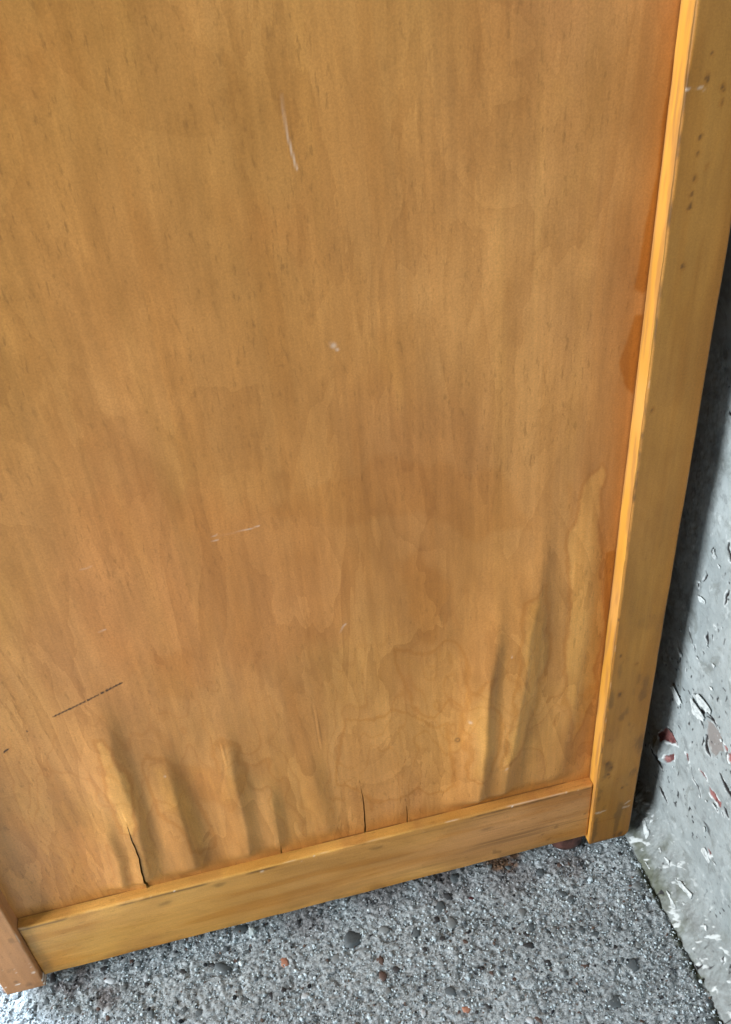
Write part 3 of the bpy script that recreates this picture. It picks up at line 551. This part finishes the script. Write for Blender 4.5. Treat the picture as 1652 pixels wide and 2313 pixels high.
def build_panel():
    xs = axis((WL - .003, XR + .002, .00072)); zs = axis((ZR1 - .012, .60, .00072), (.60, TOP - .03, .02))
    X, Z = np.meshgrid(xs, zs, indexing='ij'); X0 = X.copy()
    h = (fbm(X, Z, 14, 4, 4, 3) - .5) * .0004
    for pts, A, s in RIDGES:
        p = np.array(pts)[::-1]; zc = p[:, 1]; xc = np.interp(Z, zc, p[:, 0])
        slope = (p[1, 0] - p[0, 0]) / (p[1, 1] - p[0, 1] + 1e-9)
        xc = np.where(Z < zc[0], p[0, 0] + slope * (Z - zc[0]), xc)
        L = zc[-1] - zc[0]
        env = smooth(zc[-1] + .25 * L, zc[-1] - .35 * L, Z) * smooth(ZR1 - .001, ZR1 + .018, Z)
        wob = (fbm(X * 0, Z, 1, 32, int(A * 10), 2) - .5) * .0024
        dx = X - xc - wob; ss = np.where(dx > 0, s * .00070, s * .0020)
        h = h + A * .00092 * env * np.exp(-.5 * (dx / ss) ** 2)
    low = smooth(.27, .10, Z)
    h = h * smooth(ZR1 - .004, ZR1 + .012, Z) + (fbm(X, Z, 55, 18, 9, 2) - .5) * .0007 * low * smooth(ZR1, ZR1 + .015, Z)
    for pts in HAIRLINE:
        m = near(X, Z, pts, .004); d, s = line_dist(X[m], Z[m], pts)
        h[m] += .00035 * np.exp(-(d / .0007) ** 2) * np.where(X[m] > pts[1][0], 1, -.4)
    # marks
    shp = X.shape; at = {k: np.zeros(shp) for k in ('pale', 'tide', 'red', 'grime', 'scuff', 'ink', 'pore', 'calm')}
    at['calm'] = smooth(.24, .38, Z)
    wx = (fbm(X, Z, 70, 45, 12, 4) - .5) * .018; wz = (fbm(X, Z, 70, 30, 22, 4) - .5) * .026
    for k, poly in enumerate(LIGHTPATCH):
        m = near(X, Z, poly, .02); up = k in (4, 7, 10); sd = poly_sdf(X[m] + wx[m] * (1.8 if up else .7), Z[m] + wz[m] * (3. if up else .9), poly)
        st = (.85, .9, .7, .12, .35, .35, 1., .3, .7, .3, .25, .75)[k % 12]
        at['pale'][m] = np.maximum(at['pale'][m], smooth(.0008, -.0022 - .003 * (k % 3) - (.008 if up else 0), sd) * st)
        at['tide'][m] = np.maximum(at['tide'][m], smooth(.0022, .0004, np.abs(sd - .0007)) * (0 if up or k == 3 else .42))
    for k, poly in enumerate(DARKPATCH):
        m = near(X, Z, poly, .02); sd = poly_sdf(X[m] + wx[m] * (.2 if k < 3 else .8), Z[m] + wz[m] * (.3 if k < 3 else .8), poly) - (.0004 if k < 3 else 0)
        st = (1., 1., .9, .5, .28, .35, .25, .35)[k]
        at['tide'][m] = np.maximum(at['tide'][m], smooth(.0006, -.0012 if k < 3 else -.006, sd) * st)
    for poly in REDZONE:
        m = near(X, Z, poly, .04); sd = poly_sdf(X[m] + wx[m], Z[m] + wz[m], poly); at['red'][m] = np.maximum(at['red'][m], smooth(.012, -.012, sd) * .8)
    # free tide lines of old water marks on the lower half
    n = fbm(X, Z, 22, 9, 30, 4); lo = smooth(.34, .16, Z)
    for lev in (.44, .53, .60):
        at['tide'] = np.maximum(at['tide'], smooth(.010, .0, np.abs(n - lev)) * .34 * lo)
        at['pale'] = np.maximum(at['pale'], smooth(lev, lev + .012, n) * smooth(lev + .12, lev + .02, n) * .3 * lo)
    ver = fbm(X, Z, 85, 3.2, 37, 3)
    at['pale'] = np.maximum(at['pale'], smooth(.60, .74, ver) * .16)
    at['tide'] = np.maximum(at['tide'], smooth(.42, .30, ver) * .14)
    # amber run along the rear stile and dirt in the joints
    edge = smooth(.010, .0, XR - X + (fbm(X, Z, 40, 8, 3) - .5) * .012)
    at['tide'] = np.maximum(at['tide'], edge * .12)
    at['grime'] = np.maximum(at['grime'], smooth(.0016, .0003, np.abs(XR - X - .0005)) * .45)
    at['grime'] = np.maximum(at['grime'], smooth(.0022, .0004, Z - ZR1) * smooth(.38, .6, fbm(X, Z, 40, 60, 5)) * .6)
    at['grime'] = np.maximum(at['grime'], smooth(.03, .0, np.hypot(X - WL, Z - ZR1)) * smooth(.35, .7, fbm(X, Z, 60, 60, 15)) * .35)
    at['tide'] = np.maximum(at['tide'], smooth(.02, .002, Z - ZR1 + (fbm(X, Z, 50, 30, 18) - .5) * .03) * smooth(.1, .2, X) * .5)
    kn = np.hypot(X - KNOT[0], (Z - KNOT[1]) * .75); at['grime'] = np.maximum(at['grime'], smooth(.0022, .0012, kn) * smooth(.0003, .0014, kn) * .6)
    at['pore'] = smooth(.30, .46, Z) * smooth(.40, .25, X) * smooth(.32, .60, fbm(X, Z, 40, 20, 51)) * .5
    for pts, w in SCRATCH:
        m = near(X, Z, pts, .006); d, s = line_dist(X[m], Z[m], pts)
        q = smooth(w * .95, w * .05, d) * np.clip(.2 + 1.1 * s, 0, 1) * .34
        at['scuff'][m] = np.maximum(at['scuff'][m], q)
    for pts, w in PENMARK:
        m = near(X, Z, pts, .004); d, s = line_dist(X[m], Z[m], pts); at['ink'][m] = np.maximum(at['ink'][m], smooth(w * .85, w * .45, d) * .9)
    # splits: two neighbouring columns follow the two lips and the faces between are open
    keep = np.ones((shp[0] - 1, shp[1] - 1), bool)
    for pts, wid in CRACKS:
        p = np.array(pts)[::-1]; zt = p[-1, 1]; z0 = p[0, 1]
        xc = np.interp(zs, p[:, 1], p[:, 0]); w = wid * np.clip((zt - zs) / (zt - z0), 0, 1) ** .7
        w = w * (.75 + .5 * vnoise(zs, zs * 0, 300, 1, 4)) * (zs < zt)
        xc = xc + (vnoise(zs, zs * 0, 160, 1, 14) - .5) * .0006
        fade = np.where(zs > zt, np.exp(-((zs - zt) / .012) ** 2), 1.)
        c = int(np.argmin(np.abs(xs - p[:, 0].mean())))
        for i in range(max(1, c - 40), min(len(xs) - 1, c + 42)):
            k = abs(i - c) if i <= c else abs(i - c - 1)
            f = (1 - smooth(0, 38, k)) * fade
            tgt = (xc - w / 2 - xs[c]) if i <= c else (xc + w / 2 - xs[c + 1])
            X[i] = X[i] + tgt * f
            if wid > .00115: h[i] += (.0010 if i <= c else -.0004) * np.exp(-(k / 6.) ** 2) * np.clip(w / wid, 0, 1)
        op = (w[:-1] > .00022) & (w[1:] > .00022); keep[c, op] = False
    Y = D2 - h
    o = sheet('side_panel', np.stack([X, Y, Z], -1), at, M['panel'], CAB, keep=keep, skirt=(0, .004, 0))
    o["label"] = "recessed veneer panel, rippled and split along its lower edge"
build_panel()

# the rest of the carcass, as far as a step aside could show it
def plain(name, *a, mat='carcass', bev=.0015): return link(name, box_mesh(name, *a, bev), M[mat], CAB)
plain('top_rail', WL + .0003, XR - .0008, TOP - .06, TOP - .001, D1, .024, mat='rail')
plain('back_board', W - .008, W - .002, .0345, DEEP, .02, TOP - .001)
plain('front_board', .002, .020, .0345, DEEP, .02, TOP - .001)
plain('base_board', .0205, W - .0085, .0245, DEEP - .001, .0195, .030)
plain('far_side', .0005, W - .0005, DEEP + .0005, DEEP + .02, ZB, TOP - .001)
plain('top_board', -.012, W + .002, -.012, DEEP + .03, TOP, TOP + .02)
def foot(x, y):
    bm = bmesh.new(); prof = [(0, 0), (.0105, 0), (.0128, .0010), (.0142, .0035), (.0146, .0070), (.0142, .0110), (.0132, .0150), (.0125, .0174), (0, .0174)]
    n = 28; rings = []
    for r, z in prof:
        rings.append([bm.verts.new((r * math.cos(6.28318 * k / n), r * math.sin(6.28318 * k / n), z)) for k in range(n)] if r > 0 else [bm.verts.new((0, 0, z))])
    for a, b in zip(rings[:-1], rings[1:]):
        for k in range(n):
            k2 = (k + 1) % n
            q = [a[k % len(a)], a[k2 % len(a)], b[k2 % len(b)], b[k % len(b)]]
            q = list(dict.fromkeys(q)); bm.faces.new(q)
    bmesh.ops.recalc_face_normals(bm, faces=bm.faces)
    for f in bm.faces: f.smooth = True
    me = bpy.data.meshes.new('foot'); bm.to_mesh(me); bm.free(); me.materials.append(M['foot'])
    for i, (px, py) in enumerate(((x, y), (.06, .05), (x, DEEP - .03), (.05, DEEP - .03))):
        o = bpy.data.objects.new('foot', me); scene.collection.objects.link(o); o.parent = CAB; o.location = (px, py, .0)
foot(.4075, .0195)
